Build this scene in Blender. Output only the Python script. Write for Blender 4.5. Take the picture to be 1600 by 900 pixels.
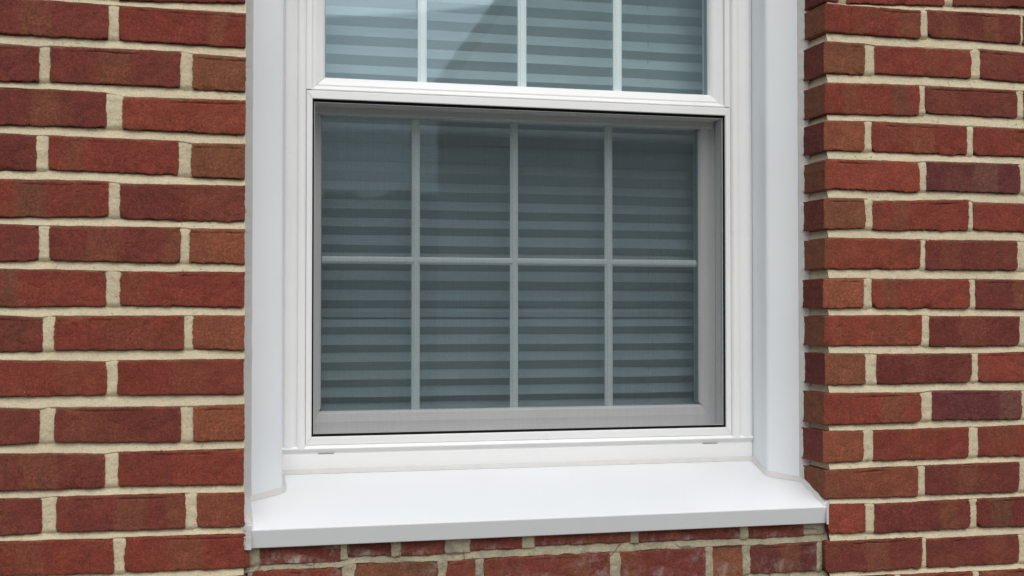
import bpy, bmesh, math, random
from mathutils import Vector, noise
R = math.radians
scene = bpy.context.scene
for o in list(bpy.data.objects):
    bpy.data.objects.remove(o)
col = scene.collection
rng = random.Random(7)

# ------------------------------------------------------------------ camera
cam_data = bpy.data.cameras.new('camera')
cam_data.sensor_width = 36.0
cam_data.lens = 45.0
cam_data.dof.use_dof = True
cam_data.dof.focus_distance = 2.27
cam_data.dof.aperture_fstop = 4.5
cam_data.clip_start = 0.05
cam_data.clip_end = 600.0
cam = bpy.data.objects.new('camera', cam_data)
cam.location = (-0.612, -2.1094, 1.55)
cam.rotation_euler = (R(90 + 1.203), 0, R(-14.2936))
col.objects.link(cam)
scene.camera = cam

# ------------------------------------------------------------------ sky, sun, exposure
SUN_EL, SUN_AZ = R(58), R(177)          # azimuth clockwise from +Y (the wall faces -Y)
world = bpy.data.worlds.new('World')
scene.world = world
world.use_nodes = True
wn, wl = world.node_tree.nodes, world.node_tree.links
wn.clear()
sky = wn.new('ShaderNodeTexSky')
sky.sky_type = 'NISHITA'
sky.sun_disc = False
sky.sun_elevation = SUN_EL
sky.sun_rotation = SUN_AZ
sky.air_density = 1.0
sky.dust_density = 3.0
sky.ozone_density = 1.0
hs = wn.new('ShaderNodeHueSaturation')           # a veil of high cloud: the blue is mostly washed out
hs.inputs['Saturation'].default_value = 0.36
bg = wn.new('ShaderNodeBackground')
bg.inputs['Strength'].default_value = 0.08
wo = wn.new('ShaderNodeOutputWorld')
wl.new(sky.outputs[0], hs.inputs['Color'])
wl.new(hs.outputs[0], bg.inputs['Color'])
wl.new(bg.outputs[0], wo.inputs['Surface'])

sun_data = bpy.data.lights.new('sun', 'SUN')
sun_data.energy = 1.5
sun_data.angle = R(90)
sun_data.color = (1.0, 0.975, 0.94)
sun = bpy.data.objects.new('sun', sun_data)
sd = Vector((math.sin(SUN_AZ) * math.cos(SUN_EL), math.cos(SUN_AZ) * math.cos(SUN_EL), math.sin(SUN_EL)))
sun.rotation_euler = sd.to_track_quat('Z', 'Y').to_euler()
sun.location = (0, -6, 8)
col.objects.link(sun)

vs = scene.view_settings
vs.view_transform = 'Standard'
vs.look = 'None'
vs.exposure = 0.66
vs.gamma = 1.0
scene.cycles.max_bounces = 10
scene.cycles.diffuse_bounces = 5
scene.cycles.glossy_bounces = 5
scene.cycles.transparent_max_bounces = 40

# ------------------------------------------------------------------ helpers
def link(o, parent=None):
    col.objects.link(o)
    if parent is not None:
        o.parent = parent
    return o

def empty(name, loc=(0, 0, 0)):
    o = bpy.data.objects.new(name, None)
    o.empty_display_size = 0.05
    return link(o)

def mesh_obj(name, verts, faces, mat, parent=None, smooth=False, colors=None, bevel=0.0):
    me = bpy.data.meshes.new(name)
    me.from_pydata(verts, [], faces)
    if colors is not None:
        a = me.color_attributes.new('Col', 'FLOAT_COLOR', 'POINT')
        flat = []
        for c in colors:
            flat.extend((c[0], c[1], c[2], 1.0))
        a.data.foreach_set('color', flat)
    bm = bmesh.new()
    bm.from_mesh(me)
    if len(bm.faces) < 4000:
        bmesh.ops.recalc_face_normals(bm, faces=bm.faces)
    bm.to_mesh(me)
    bm.free()
    if smooth:
        me.polygons.foreach_set('use_smooth', [True] * len(me.polygons))
    me.materials.append(mat)
    o = bpy.data.objects.new(name, me)
    if smooth:
        me.set_sharp_from_angle(angle=R(38))
    if bevel:
        m = o.modifiers.new('bevel', 'BEVEL')
        m.width = bevel
        m.segments = 2
        m.limit_method = 'ANGLE'
        m.angle_limit = R(28)
        m.harden_normals = True
        me.polygons.foreach_set('use_smooth', [True] * len(me.polygons))
    return link(o, parent)

def box_data(x0, x1, y0, y1, z0, z1):
    v = [(x0, y0, z0), (x1, y0, z0), (x1, y1, z0), (x0, y1, z0), (x0, y0, z1), (x1, y0, z1), (x1, y1, z1), (x0, y1, z1)]
    f = [(0, 3, 2, 1), (4, 5, 6, 7), (0, 1, 5, 4), (1, 2, 6, 5), (2, 3, 7, 6), (3, 0, 4, 7)]
    return v, f

def box(name, x0, x1, y0, y1, z0, z1, mat, parent=None, bevel=0.0):
    v, f = box_data(x0, x1, y0, y1, z0, z1)
    return mesh_obj(name, v, f, mat, parent, bevel=bevel)

def loft(name, rings, mat, parent=None, bevel=0.0, smooth=False, closed=True):
    """rings of equal length, joined in order; closed: each ring is a closed outline with caps"""
    n = len(rings[0])
    v = [p for r in rings for p in r]
    f = []
    for i in range(len(rings) - 1):
        for j in range(n if closed else n - 1):
            k = (j + 1) % n
            f.append((i * n + j, i * n + k, (i + 1) * n + k, (i + 1) * n + j))
    if closed:
        f.append(tuple(range(n)))
        f.append(tuple((len(rings) - 1) * n + j for j in range(n - 1, -1, -1)))
    return mesh_obj(name, v, f, mat, parent, bevel=bevel, smooth=smooth)

def frame_bar(name, side, rect, prof, mat, parent=None, bevel=0.0006, gap=0.00022, k=1.0):
    """one mitred side of a rectangular frame; prof: (inward offset, depth) outline"""
    x0, x1, z0, z1 = rect
    a, b = [], []
    for u, y in prof:
        if side == 'bottom':
            a.append((x0 + u * k + gap, y, z0 + u)); b.append((x1 - u * k - gap, y, z0 + u))
        elif side == 'top':
            a.append((x0 + u * k + gap, y, z1 - u)); b.append((x1 - u * k - gap, y, z1 - u))
        elif side == 'left':
            a.append((x0 + u, y, z0 + u * k + gap)); b.append((x0 + u, y, z1 - u * k - gap))
        else:
            a.append((x1 - u, y, z0 + u * k + gap)); b.append((x1 - u, y, z1 - u * k - gap))
    return loft(name, [a, b], mat, parent, bevel)

def tag(o, label=None, cat=None, group=None, kind=None):
    if label: o['label'] = label
    if cat: o['category'] = cat
    if group: o['group'] = group
    if kind: o['kind'] = kind
    return o

# ------------------------------------------------------------------ materials
class NT:
    def __init__(self, name):
        self.m = bpy.data.materials.new(name)
        self.m.use_nodes = True
        self.n, self.l = self.m.node_tree.nodes, self.m.node_tree.links
        self.n.clear()
        self.out = self.n.new('ShaderNodeOutputMaterial')
    def add(self, t, **kw):
        nd = self.n.new('ShaderNode' + t)
        for k, v in kw.items():
            setattr(nd, k, v)
        return nd
    def put(self, nd, key, v):
        if hasattr(v, 'is_linked') or isinstance(v, bpy.types.NodeSocket):
            self.l.new(v, nd.inputs[key])
        else:
            nd.inputs[key].default_value = v
    def noise(self, vec, scale, detail=4, rough=0.6, dist=0.0):
        nd = self.add('TexNoise')
        if vec is not None: self.l.new(vec, nd.inputs['Vector'])
        nd.inputs['Scale'].default_value = scale
        nd.inputs['Detail'].default_value = detail
        nd.inputs['Roughness'].default_value = rough
        nd.inputs['Distortion'].default_value = dist
        return nd.outputs['Fac']
    def ramp(self, fac, stops):
        nd = self.add('ValToRGB')
        e = nd.color_ramp.elements
        while len(e) < len(stops): e.new(0.5)
        for el, (p, c) in zip(e, stops):
            el.position = p
            el.color = (c, c, c, 1) if isinstance(c, (int, float)) else (*c, 1)
        self.l.new(fac, nd.inputs['Fac'])
        return nd.outputs['Color']
    def mix(self, fac, a, b, mode='MIX'):
        nd = self.add('MixRGB', blend_type=mode)
        self.put(nd, 'Fac', fac)
        for k, v in (('Color1', a), ('Color2', b)):
            if isinstance(v, tuple) and len(v) == 3: v = (*v, 1)
            self.put(nd, k, v)
        return nd.outputs['Color']
    def math(self, op, a, b=0.0):
        nd = self.add('Math', operation=op)
        self.put(nd, 0, a); self.put(nd, 1, b)
        return nd.outputs[0]
    def coords(self, kind='Object'):
        return self.add('TexCoord').outputs[kind]
    def bsdf(self, color, rough=0.5, bump=None, spec=0.5):
        b = self.add('BsdfPrincipled')
        if isinstance(color, tuple): color = (*color, 1)
        self.put(b, 'Base Color', color)
        self.put(b, 'Roughness', rough)
        b.inputs['Specular IOR Level'].default_value = spec
        if bump is not None: self.l.new(bump, b.inputs['Normal'])
        self.l.new(b.outputs[0], self.out.inputs['Surface'])
        return b
    def bump(self, height, strength, dist, normal=None):
        b = self.add('Bump')
        b.inputs['Strength'].default_value = strength
        b.inputs['Distance'].default_value = dist
        self.l.new(height, b.inputs['Height'])
        if normal is not None: self.l.new(normal, b.inputs['Normal'])
        return b.outputs[0]

def mat_brick():
    t = NT('fired_clay')
    at = t.add('Attribute', attribute_name='Col')
    co = t.coords()
    info = t.add('ObjectInfo')
    grit = t.noise(co, 300, 4, 0.8)
    c = t.mix(1.0, at.outputs['Color'], t.ramp(grit, [(0.30, 0.55), (0.5, 1.0), (0.70, 1.48)]), 'MULTIPLY')
    mid = t.noise(co, 70, 5, 0.65)
    c = t.mix(1.0, c, t.ramp(mid, [(0.3, 0.80), (0.52, 1.0), (0.72, 1.18)]), 'MULTIPLY')
    pits = t.noise(co, 170, 2, 0.5)
    c = t.mix(t.ramp(pits, [(0.27, 0.75), (0.335, 0.0)]), c, (0.035, 0.018, 0.014))
    # sparse pale grains of sand and lime
    vo = t.add('TexVoronoi', feature='F1')
    t.l.new(co, vo.inputs['Vector']); vo.inputs['Scale'].default_value = 75
    spk = t.ramp(vo.outputs['Distance'], [(0.035, 1.0), (0.07, 0.0)])
    keep = t.ramp(t.noise(co, 22, 2, 0.5), [(0.56, 0.0), (0.66, 0.75)])
    c = t.mix(t.math('MULTIPLY', spk, keep), c, (0.46, 0.36, 0.28))
    # white bloom of salts where the brick carries the attribute
    st = t.add('Attribute', attribute_name='bloom', attribute_type='OBJECT')
    sm = t.ramp(t.noise(co, 55, 5, 0.72), [(0.46, 0.0), (0.64, 1.0)])
    big = t.ramp(t.noise(co, 16, 2, 0.5), [(0.44, 0.0), (0.62, 1.0)])
    c = t.mix(t.math('MULTIPLY', t.math('MULTIPLY', sm, big), t.math('MULTIPLY', st.outputs['Fac'], 1.0)), c, (0.50, 0.46, 0.43))
    wr = t.noise(co, 85, 5, 0.7, 2.2)
    h1 = t.bump(wr, 0.5, 0.004, t.bump(grit, 0.7, 0.0014))
    h2 = t.bump(t.noise(co, 130, 4, 0.7), 0.55, 0.0022, h1)
    cr = t.noise(co, 48, 6, 0.75, 1.6)
    h3 = t.bump(t.ramp(cr, [(0.33, 0.0), (0.42, 1.0)]), 0.45, 0.0011, h2)
    t.bsdf(c, 0.92, h3, 0.25)
    return t.m

def mat_mortar(name, a, b, dirt, bs):
    t = NT(name)
    co = t.coords()
    sand = t.noise(co, 340, 4, 0.8)
    c = t.mix(t.ramp(t.noise(co, 9, 4, 0.6), [(0.35, 0.0), (0.65, 1.0)]), a, b)
    c = t.mix(1.0, c, t.ramp(sand, [(0.25, 0.72), (0.5, 1.0), (0.75, 1.18)]), 'MULTIPLY')
    c = t.mix(t.ramp(t.noise(co, 160, 3, 0.6), [(0.27, 0.7), (0.36, 0.0)]), c, (0.12, 0.10, 0.075))
    if dirt:
        c = t.mix(t.ramp(t.noise(co, 38, 5, 0.7), [(0.46, 0.0), (0.72, dirt)]), c, (0.115, 0.105, 0.085))
        vo = t.add('TexVoronoi', feature='DISTANCE_TO_EDGE')
        wob = t.add('VectorMath', operation='ADD')
        nz = t.add('TexNoise'); t.l.new(co, nz.inputs['Vector']); nz.inputs['Scale'].default_value = 30
        sc = t.add('VectorMath', operation='SCALE'); t.l.new(nz.outputs['Color'], sc.inputs[0]); sc.inputs['Scale'].default_value = 0.03
        t.l.new(co, wob.inputs[0]); t.l.new(sc.outputs[0], wob.inputs[1])
        t.l.new(wob.outputs[0], vo.inputs['Vector']); vo.inputs['Scale'].default_value = 11
        ck = t.math('MULTIPLY', t.ramp(vo.outputs['Distance'], [(0.012, 1.0), (0.03, 0.0)]), t.ramp(t.noise(co, 14, 2, 0.5), [(0.48, 0.0), (0.56, 0.55)]))
        c = t.mix(ck, c, (0.035, 0.03, 0.024))
    h1 = t.bump(sand, 0.55 * bs, 0.0012)
    h2 = t.bump(t.noise(co, 120, 4, 0.7), 0.7 * bs, 0.003, h1)
    t.bsdf(c, 0.95, h2, 0.2)
    return t.m

def mat_plain(name, color, rough, var=0.05, scale=14, bump=0.0, spec=0.5, dirt=None, bscale=60):
    t = NT(name)
    co = t.coords()
    c = t.mix(1.0, color, t.ramp(t.noise(co, scale, 4, 0.6), [(0.3, 1 - var), (0.7, 1 + var * 0.5)]), 'MULTIPLY')
    if dirt:
        fine = t.ramp(t.noise(co, 900, 2, 0.5), [(0.20, 1.0), (0.245, 0.0)])
        c = t.mix(t.math('MULTIPLY', fine, dirt), c, (0.20, 0.17, 0.13))
        film = t.ramp(t.noise(co, 5, 5, 0.65, 0.4), [(0.48, 0.0), (0.75, 1.0)])
        c = t.mix(t.math('MULTIPLY', film, dirt * 0.25), c, tuple(v * w for v, w in zip(color, (0.86, 0.84, 0.79))))
    bp = t.bump(t.noise(co, bscale, 3, 0.5), bump, 0.002) if bump else None
    rr = t.ramp(t.noise(co, 20, 3, 0.6), [(0.3, rough - 0.06), (0.7, rough + 0.08)])
    t.bsdf(c, rr, bp, spec)
    return t.m

def mat_glass(name, tint, refl_tint):
    t = NT(name)
    tr = t.add('BsdfTransparent'); tr.inputs['Color'].default_value = (*tint, 1)
    gl = t.add('BsdfGlossy'); gl.inputs['Color'].default_value = (*refl_tint, 1); gl.inputs['Roughness'].default_value = 0.0
    # reflectance of one air-glass surface, the same from either side of it
    ge = t.add('NewGeometry')
    dt = t.add('VectorMath', operation='DOT_PRODUCT')
    t.l.new(ge.outputs['Incoming'], dt.inputs[0]); t.l.new(ge.outputs['Normal'], dt.inputs[1])
    graze = t.math('SUBTRACT', 1.0, t.math('ABSOLUTE', dt.outputs['Value']))
    fr = t.math('ADD', 0.042, t.math('MULTIPLY', t.math('POWER', graze, 5.0), 0.955))
    mx = t.add('MixShader')
    t.l.new(fr, mx.inputs[0]); t.l.new(tr.outputs[0], mx.inputs[1]); t.l.new(gl.outputs[0], mx.inputs[2])
    t.l.new(mx.outputs[0], t.out.inputs['Surface'])
    return t.m

def mat_mesh():
    t = NT('fibreglass_insect_mesh')
    co = t.coords()
    sep = t.add('SeparateXYZ'); t.l.new(co, sep.inputs[0])
    def wires(axis):
        s = t.math('SINE', t.math('MULTIPLY', sep.outputs[axis], 2 * math.pi / 0.0046))
        return t.math('MULTIPLY', s, 0.014)
    n = t.math('MULTIPLY', t.math('SUBTRACT', t.noise(co, 260, 2, 0.5), 0.5), 0.07)
    streak = t.add('Mapping'); t.l.new(co, streak.inputs['Vector']); streak.inputs['Scale'].default_value = (220, 1, 4)
    n2 = t.math('MULTIPLY', t.math('SUBTRACT', t.noise(streak.outputs[0], 1, 2, 0.5), 0.5), 0.06)
    f = t.math('ADD', t.math('ADD', wires('X'), wires('Z')), t.math('ADD', n, n2))
    f = t.math('ADD', f, MESH_COVER)
    tr = t.add('BsdfTransparent')
    df = t.add('BsdfDiffuse'); df.inputs['Color'].default_value = (0.035, 0.037, 0.041, 1)
    mx = t.add('MixShader')
    t.l.new(f, mx.inputs[0]); t.l.new(tr.outputs[0], mx.inputs[1]); t.l.new(df.outputs[0], mx.inputs[2])
    t.l.new(mx.outputs[0], t.out.inputs['Surface'])
    return t.m

MESH_COVER = 0.375
M_BRICK = mat_brick()
M_MORTAR = mat_mortar('sand_lime_mortar', (0.585, 0.505, 0.355), (0.525, 0.45, 0.315), 0.0, 1.0)
M_OLDMORTAR = mat_mortar('weathered_mortar', (0.44, 0.385, 0.27), (0.35, 0.31, 0.22), 0.55, 1.5)
M_VINYL = mat_plain('white_vinyl', (0.82, 0.825, 0.825), 0.33, 0.03, 9, 0.02, 0.5, 0.25)
M_COIL = mat_plain('painted_coil_metal', (0.765, 0.80, 0.83), 0.42, 0.035, 4, 0.16, 0.5, 0.22, 5)
M_SILL = mat_plain('painted_sill_metal', (0.70, 0.725, 0.745), 0.40, 0.025, 5, 0.04, 0.5, 0.22, 7)
M_SEAL = mat_plain('white_sealant', (0.54, 0.535, 0.52), 0.5, 0.06, 40, 0.3, 0.4, 0.3)
M_GASKET = mat_plain('black_rubber', (0.006, 0.006, 0.007), 0.8, 0.1, 30, 0.0, 0.1)
M_LIP = mat_plain('screen_channel_metal', (0.42, 0.42, 0.42), 0.45, 0.05, 20)
M_SPACER = mat_plain('spacer_metal', (0.30, 0.33, 0.33), 0.4, 0.05, 20)
M_GRILLE = mat_plain('grille_bar_paint', (0.93, 0.94, 0.93), 0.4, 0.02, 20)
M_BLIND = mat_plain('pleated_fabric', (0.55, 0.56, 0.555), 0.9, 0.05, 11, 0.25, 0.1, None, 240)
M_CORD = mat_plain('cord', (0.40, 0.40, 0.40), 0.9)
M_GLASS = mat_glass('window_glass', (0.946, 0.979, 0.989), (0.72, 0.86, 0.93))
M_MESH = mat_mesh()
M_DARK = mat_plain('room_plaster', (0.30, 0.29, 0.28), 0.9)
M_CORE = mat_plain('block_masonry', (0.28, 0.27, 0.25), 0.95)
M_SLOT = mat_plain('slot_shade', (0.30, 0.28, 0.22), 0.9)

# course, x left, x right, z at bottom left, bottom right, top right, top left, tone, tone bands along it, set-back, salt bloom (metres)
BRICKS = [
    (-1,0.5157,0.5415,2.124,2.1221,2.1868,2.1874,'r',[],0,0),
    (-1,0.5583,0.7609,2.1208,2.1294,2.1944,2.188,'r',[],0,0),
    (-1,0.7786,0.9786,2.1304,2.1378,2.2019,2.1956,'m',[],0,0),
    (0,-0.9328,-0.7328,2.0497,2.0519,2.1069,2.1013,'m',[],0,0),
    (0,-0.7183,-0.5205,2.0488,2.0567,2.113,2.1038,'r',[],0,0),
    (0,0.5141,0.7106,2.0665,2.0642,2.1156,2.1181,'r',[(0.32,0.465,'b2'),(0.752,0.981,'b')],0,0),
    (0,0.7254,0.9239,2.0685,2.0658,2.1196,2.1177,'m',[(0.143,0.306,'b'),(0.594,0.767,'b')],0,0),
    (0,0.9295,1.1295,2.0661,2.0645,2.1182,2.1187,'m',[],0,0),
    (1,-0.9324,-0.7324,1.9863,1.9859,2.0397,2.0426,'m',[(0.327,0.561,'b')],0,0),
    (1,-0.7179,-0.5202,1.9857,1.9837,2.0379,2.0396,'r',[(0.709,0.835,'b')],0,0),
    (1,0.5124,0.5952,1.9915,1.9907,2.0474,2.0477,'b',[],0,0),
    (1,0.6148,0.8169,1.9951,1.9949,2.0469,2.0448,'r',[(0.482,0.694,'b2'),(0.761,0.942,'b2')],0,0),
    (1,0.8361,1.0361,1.9958,1.9896,2.045,2.0503,'m',[],0,0),
    (2,-1.0359,-0.8359,1.9112,1.9132,1.9673,1.9736,'d',[],0,0),
    (2,-0.8199,-0.6223,1.9149,1.9146,1.9712,1.9691,'m',[(0.369,0.613,'b'),(0.613,0.627,'m')],0,0),
    (2,-0.6034,-0.5199,1.9124,1.9118,1.966,1.968,'b',[],0,0),
    (2,0.5132,0.7069,1.9168,1.9207,1.9756,1.9717,'r',[(0.182,0.329,'b'),(0.706,0.897,'ol')],0,0),
    (2,0.7189,0.9156,1.926,1.9239,1.9751,1.9749,'m',[],0,0),
    (2,0.9296,1.1296,1.9244,1.9251,1.9739,1.9757,'m',[],0,0),
    (3,-0.9344,-0.7344,1.8449,1.8458,1.9005,1.902,'m',[(0.444,0.632,'b')],0,0),
    (3,-0.7112,-0.5196,1.8446,1.8422,1.8962,1.8944,'o2',[],0,0),
    (3,0.5116,0.593,1.8502,1.8504,1.9046,1.9027,'o',[],0,0),
    (3,0.6086,0.8075,1.8509,1.85,1.9029,1.9051,'r',[(0.421,0.649,'o')],0,0),
    (3,0.8197,1.0197,1.8504,1.8521,1.9017,1.9034,'r',[],0,0),
    (4,-1.0386,-0.8386,1.7732,1.7751,1.829,1.8333,'d',[],0,0),
    (4,-0.8217,-0.6245,1.7766,1.7739,1.8272,1.8286,'r',[(0.118,0.272,'b'),(0.272,1.006,'r')],0,0),
    (4,-0.6047,-0.5203,1.7714,1.7705,1.8255,1.8238,'b',[],0,0),
    (4,0.5125,0.7058,1.7802,1.7778,1.8326,1.8327,'o2',[],0,0),
    (4,0.7205,0.9198,1.7817,1.7805,1.8352,1.8342,'p',[(0.493,0.754,'g')],0,0),
    (4,0.9366,1.1366,1.7796,1.7806,1.8328,1.8345,'m',[],0,0),
    (5,-0.9306,-0.7306,1.7003,1.7053,1.7599,1.7585,'r',[(0.304,0.529,'ol')],0,0),
    (5,-0.7142,-0.52,1.7026,1.701,1.7581,1.7563,'m',[(0.523,1.003,'b2')],0,0),
    (5,0.5108,0.5934,1.7057,1.7094,1.7622,1.7616,'b',[],0,0),
    (5,0.609,0.809,1.7061,1.7082,1.7647,1.7579,'r',[(0.212,0.377,'b')],0,0),
    (5,0.8185,1.0185,1.7096,1.7062,1.7599,1.7601,'r',[],0,0),
    (6,-1.0338,-0.8338,1.6287,1.6356,1.6884,1.6919,'m',[],0,0),
    (6,-0.8188,-0.6208,1.6357,1.6327,1.689,1.6877,'m',[(0.28,0.538,'b'),(0.867,1.002,'b')],0,0),
    (6,-0.606,-0.5207,1.6339,1.6327,1.6876,1.6872,'o',[],0,0),
    (6,0.5116,0.7074,1.6336,1.6353,1.6887,1.6894,'o2',[(-0.002,0.07,'b')],0,0),
    (6,0.7181,0.9129,1.6342,1.6347,1.6893,1.6877,'m',[(0.142,0.363,'b2')],0,0),
    (6,0.9323,1.1323,1.6337,1.6318,1.6875,1.6884,'m',[],0,0),
    (7,-0.9336,-0.7336,1.5625,1.5641,1.6185,1.6206,'r',[(0.217,0.347,'ol')],0,0),
    (7,-0.7133,-0.5204,1.5651,1.5624,1.6182,1.6177,'r',[(-0.0,0.206,'b2')],0,0),
    (7,0.5087,0.5898,1.5628,1.5629,1.6167,1.615,'o',[],0,0),
    (7,0.6067,0.8091,1.5629,1.562,1.6159,1.6145,'r',[(0.084,0.24,'b')],0,0),
    (7,0.8227,1.0227,1.562,1.5599,1.615,1.616,'d',[(0.406,0.601,'b')],0,0),
    (8,-1.0272,-0.8272,1.4947,1.4933,1.545,1.5551,'d',[],0,0),
    (8,-0.8102,-0.6142,1.4952,1.4949,1.548,1.547,'r',[(0.362,0.757,'b2')],0,0),
    (8,-0.6003,-0.5201,1.4958,1.4932,1.5479,1.548,'o',[],0,0),
    (8,0.5109,0.709,1.4943,1.4944,1.5488,1.5477,'o2',[(0.432,0.862,'b2')],0,0),
    (8,0.725,0.9157,1.4919,1.4919,1.5464,1.5464,'m',[(0.335,0.621,'b2')],0,0),
    (8,0.9324,1.1324,1.4906,1.4894,1.5463,1.5464,'m',[],0,0),
    (9,-0.9327,-0.7327,1.4236,1.4243,1.4756,1.4799,'r',[(0.643,0.799,'b2')],0,0),
    (9,-0.7154,-0.5208,1.4241,1.4221,1.4778,1.4774,'r',[(0.427,0.707,'b2')],0,0),
    (9,0.5117,0.5928,1.4237,1.4226,1.4787,1.4793,'b',[],0,0),
    (9,0.6149,0.8134,1.4235,1.4244,1.477,1.4773,'d',[],0,0),
    (9,0.827,1.027,1.4242,1.4241,1.4828,1.4769,'r',[],0,0),
    (10,-1.0308,-0.8308,1.3462,1.3515,1.403,1.4113,'m',[],0,0),
    (10,-0.8092,-0.6183,1.352,1.3473,1.4032,1.4046,'m',[(0.066,0.266,'b2')],0,0),
    (10,-0.5995,-0.5195,1.3478,1.349,1.4046,1.4029,'o',[],0,0),
    (10,0.5088,0.7066,1.3509,1.3526,1.4057,1.4075,'r',[(0.595,0.821,'b')],0,0),
    (10,0.7293,0.9199,1.3557,1.353,1.4061,1.4089,'p',[(0.764,1.011,'g')],0,0),
    (10,0.9366,1.1366,1.3527,1.3506,1.4048,1.4059,'m',[],0,0),
    (11,-0.9337,-0.7337,1.2793,1.279,1.3311,1.3364,'m',[(0.385,0.652,'b')],0,0),
    (11,-0.7135,-0.5202,1.2803,1.277,1.3336,1.3335,'r',[(0.041,0.42,'m')],0,0),
    (11,0.5071,0.588,1.2816,1.2828,1.3387,1.3393,'o',[],0,0),
    (11,0.6075,0.8054,1.2834,1.2838,1.3398,1.3383,'r',[],0,0),
    (11,0.8258,1.0258,1.2856,1.2827,1.3449,1.3394,'r',[(0.088,0.433,'b2')],0,0),
    (12,-1.027,-0.827,1.2073,1.2119,1.2653,1.2691,'m',[],0,0),
    (12,-0.8054,-0.6107,1.212,1.2099,1.2658,1.2665,'m',[(0.438,0.687,'b'),(0.849,0.991,'b')],0,0),
    (12,-0.5929,-0.5189,1.2102,1.2092,1.2636,1.2641,'b2',[],0,0),
    (12,0.5093,0.6989,1.2181,1.2149,1.2714,1.2688,'b2',[(0.011,0.152,'b')],0,0),
    (12,0.7135,0.913,1.218,1.2159,1.2724,1.271,'m',[(0.35,0.555,'b')],0,0),
    (12,0.9283,1.1283,1.2166,1.217,1.2735,1.272,'r',[],0,0),
    (13,-0.9204,-0.7204,1.1496,1.1444,1.1984,1.2011,'r',[(0.244,0.477,'b2')],0,0),
    (13,-0.703,-0.5115,1.1445,1.1432,1.1976,1.1997,'r',[(0.359,0.639,'b')],0,0),
    (13,-0.4953,-0.3614,1.1445,1.1433,1.1924,1.1928,'r',[(0.254,0.547,'o'),(0.547,0.593,'b2')],0.006,1),
    (13,-0.3519,-0.2768,1.1501,1.1498,1.192,1.192,'d',[],0.006,0.5),
    (13,-0.2629,-0.184,1.1481,1.1481,1.1935,1.1935,'r',[],0.006,0.25),
    (13,-0.1467,-0.0521,1.1518,1.1513,1.1946,1.1952,'r',[(-0.003,0.161,'m'),(0.161,0.196,'g')],0.006,0.2),
    (13,-0.033,0.1433,1.1547,1.1535,1.1945,1.1949,'r',[(0.541,0.64,'b2')],0.006,0.2),
    (13,0.1574,0.35,1.1523,1.1512,1.1942,1.195,'r',[(0.302,0.395,'o'),(0.395,1.009,'m')],0.006,0.25),
    (13,0.3636,0.4759,1.1506,1.151,1.1951,1.1949,'r',[],0.006,0.2),
    (13,0.514,0.5911,1.1545,1.1536,1.2059,1.2075,'o2',[],0,0),
    (13,0.6092,0.807,1.1505,1.1529,1.2064,1.2041,'m',[(0.677,0.867,'b')],0,0),
    (13,0.8219,1.0219,1.1535,1.1477,1.2084,1.2059,'m',[(0.155,0.369,'ol')],0,0),
    (14,-1.0251,-0.8251,1.0756,1.0766,1.1299,1.1307,'m',[],0,0),
    (14,-0.8082,-0.6139,1.0776,1.0733,1.128,1.13,'r',[],0,0),
    (14,-0.5962,-0.5123,1.0733,1.0757,1.131,1.1291,'r',[],0,0),
    (14,-0.5042,-0.3591,1.0793,1.0774,1.1338,1.1347,'r',[(0.014,0.868,'o2')],0.005,0.35),
    (14,-0.3392,-0.1991,1.0815,1.0813,1.1366,1.1391,'b',[(-0.009,0.516,'b'),(0.632,0.996,'ol')],0.005,0.15),
    (14,-0.1839,-0.1356,1.0815,1.0811,1.1368,1.1348,'o2',[],0.004,0),
    (14,-0.1213,0.1046,1.0814,1.0814,1.1376,1.1372,'r',[(0.267,0.297,'g'),(0.675,0.839,'b'),(0.839,1.004,'m')],0.005,0),
    (14,0.1232,0.2827,1.0805,1.08,1.1378,1.1378,'r',[(0.006,0.235,'b'),(0.235,1.011,'m')],0.005,0),
    (14,0.296,0.3547,1.0816,1.0809,1.1386,1.1389,'o',[],0.006,0.25),
    (14,0.3683,0.4984,1.0881,1.0862,1.1385,1.1368,'m',[(0.447,0.757,'b'),(0.757,1.021,'p')],0.005,0),
    (14,0.5098,0.7059,1.0845,1.083,1.1394,1.1397,'m',[(0.408,0.661,'b'),(0.661,0.91,'m')],0,0),
    (14,0.7152,0.9117,1.0837,1.0826,1.1366,1.1355,'m',[(0.652,0.862,'b2')],0,0),
    (14,0.9284,1.1284,1.0818,1.0795,1.1347,1.1359,'m',[],0,0),
    (15,-0.5039,-0.3031,1.0168,1.0145,1.067,1.068,'r',[],0,0),
    (15,-0.2882,-0.0746,1.0136,1.011,1.0649,1.0672,'m',[],0,0),
    (15,-0.0589,0.1665,1.0122,1.0096,1.0638,1.0651,'r',[],0,0),
    (15,0.1831,0.3716,1.0108,1.0098,1.0641,1.064,'r',[],0,0),
    (15,0.3865,0.4942,1.0101,1.0107,1.0669,1.0645,'b2',[],0,0),
    (15,0.5095,0.6488,1.0213,1.0181,1.0741,1.0753,'r',[],0,0),
    (15,0.6619,0.8112,1.0185,1.0162,1.0719,1.0734,'r',[(0.222,0.489,'b2')],0,0),
    (15,0.8248,1.0248,1.0178,1.0143,1.0714,1.0712,'b2',[],0,0),
]
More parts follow.
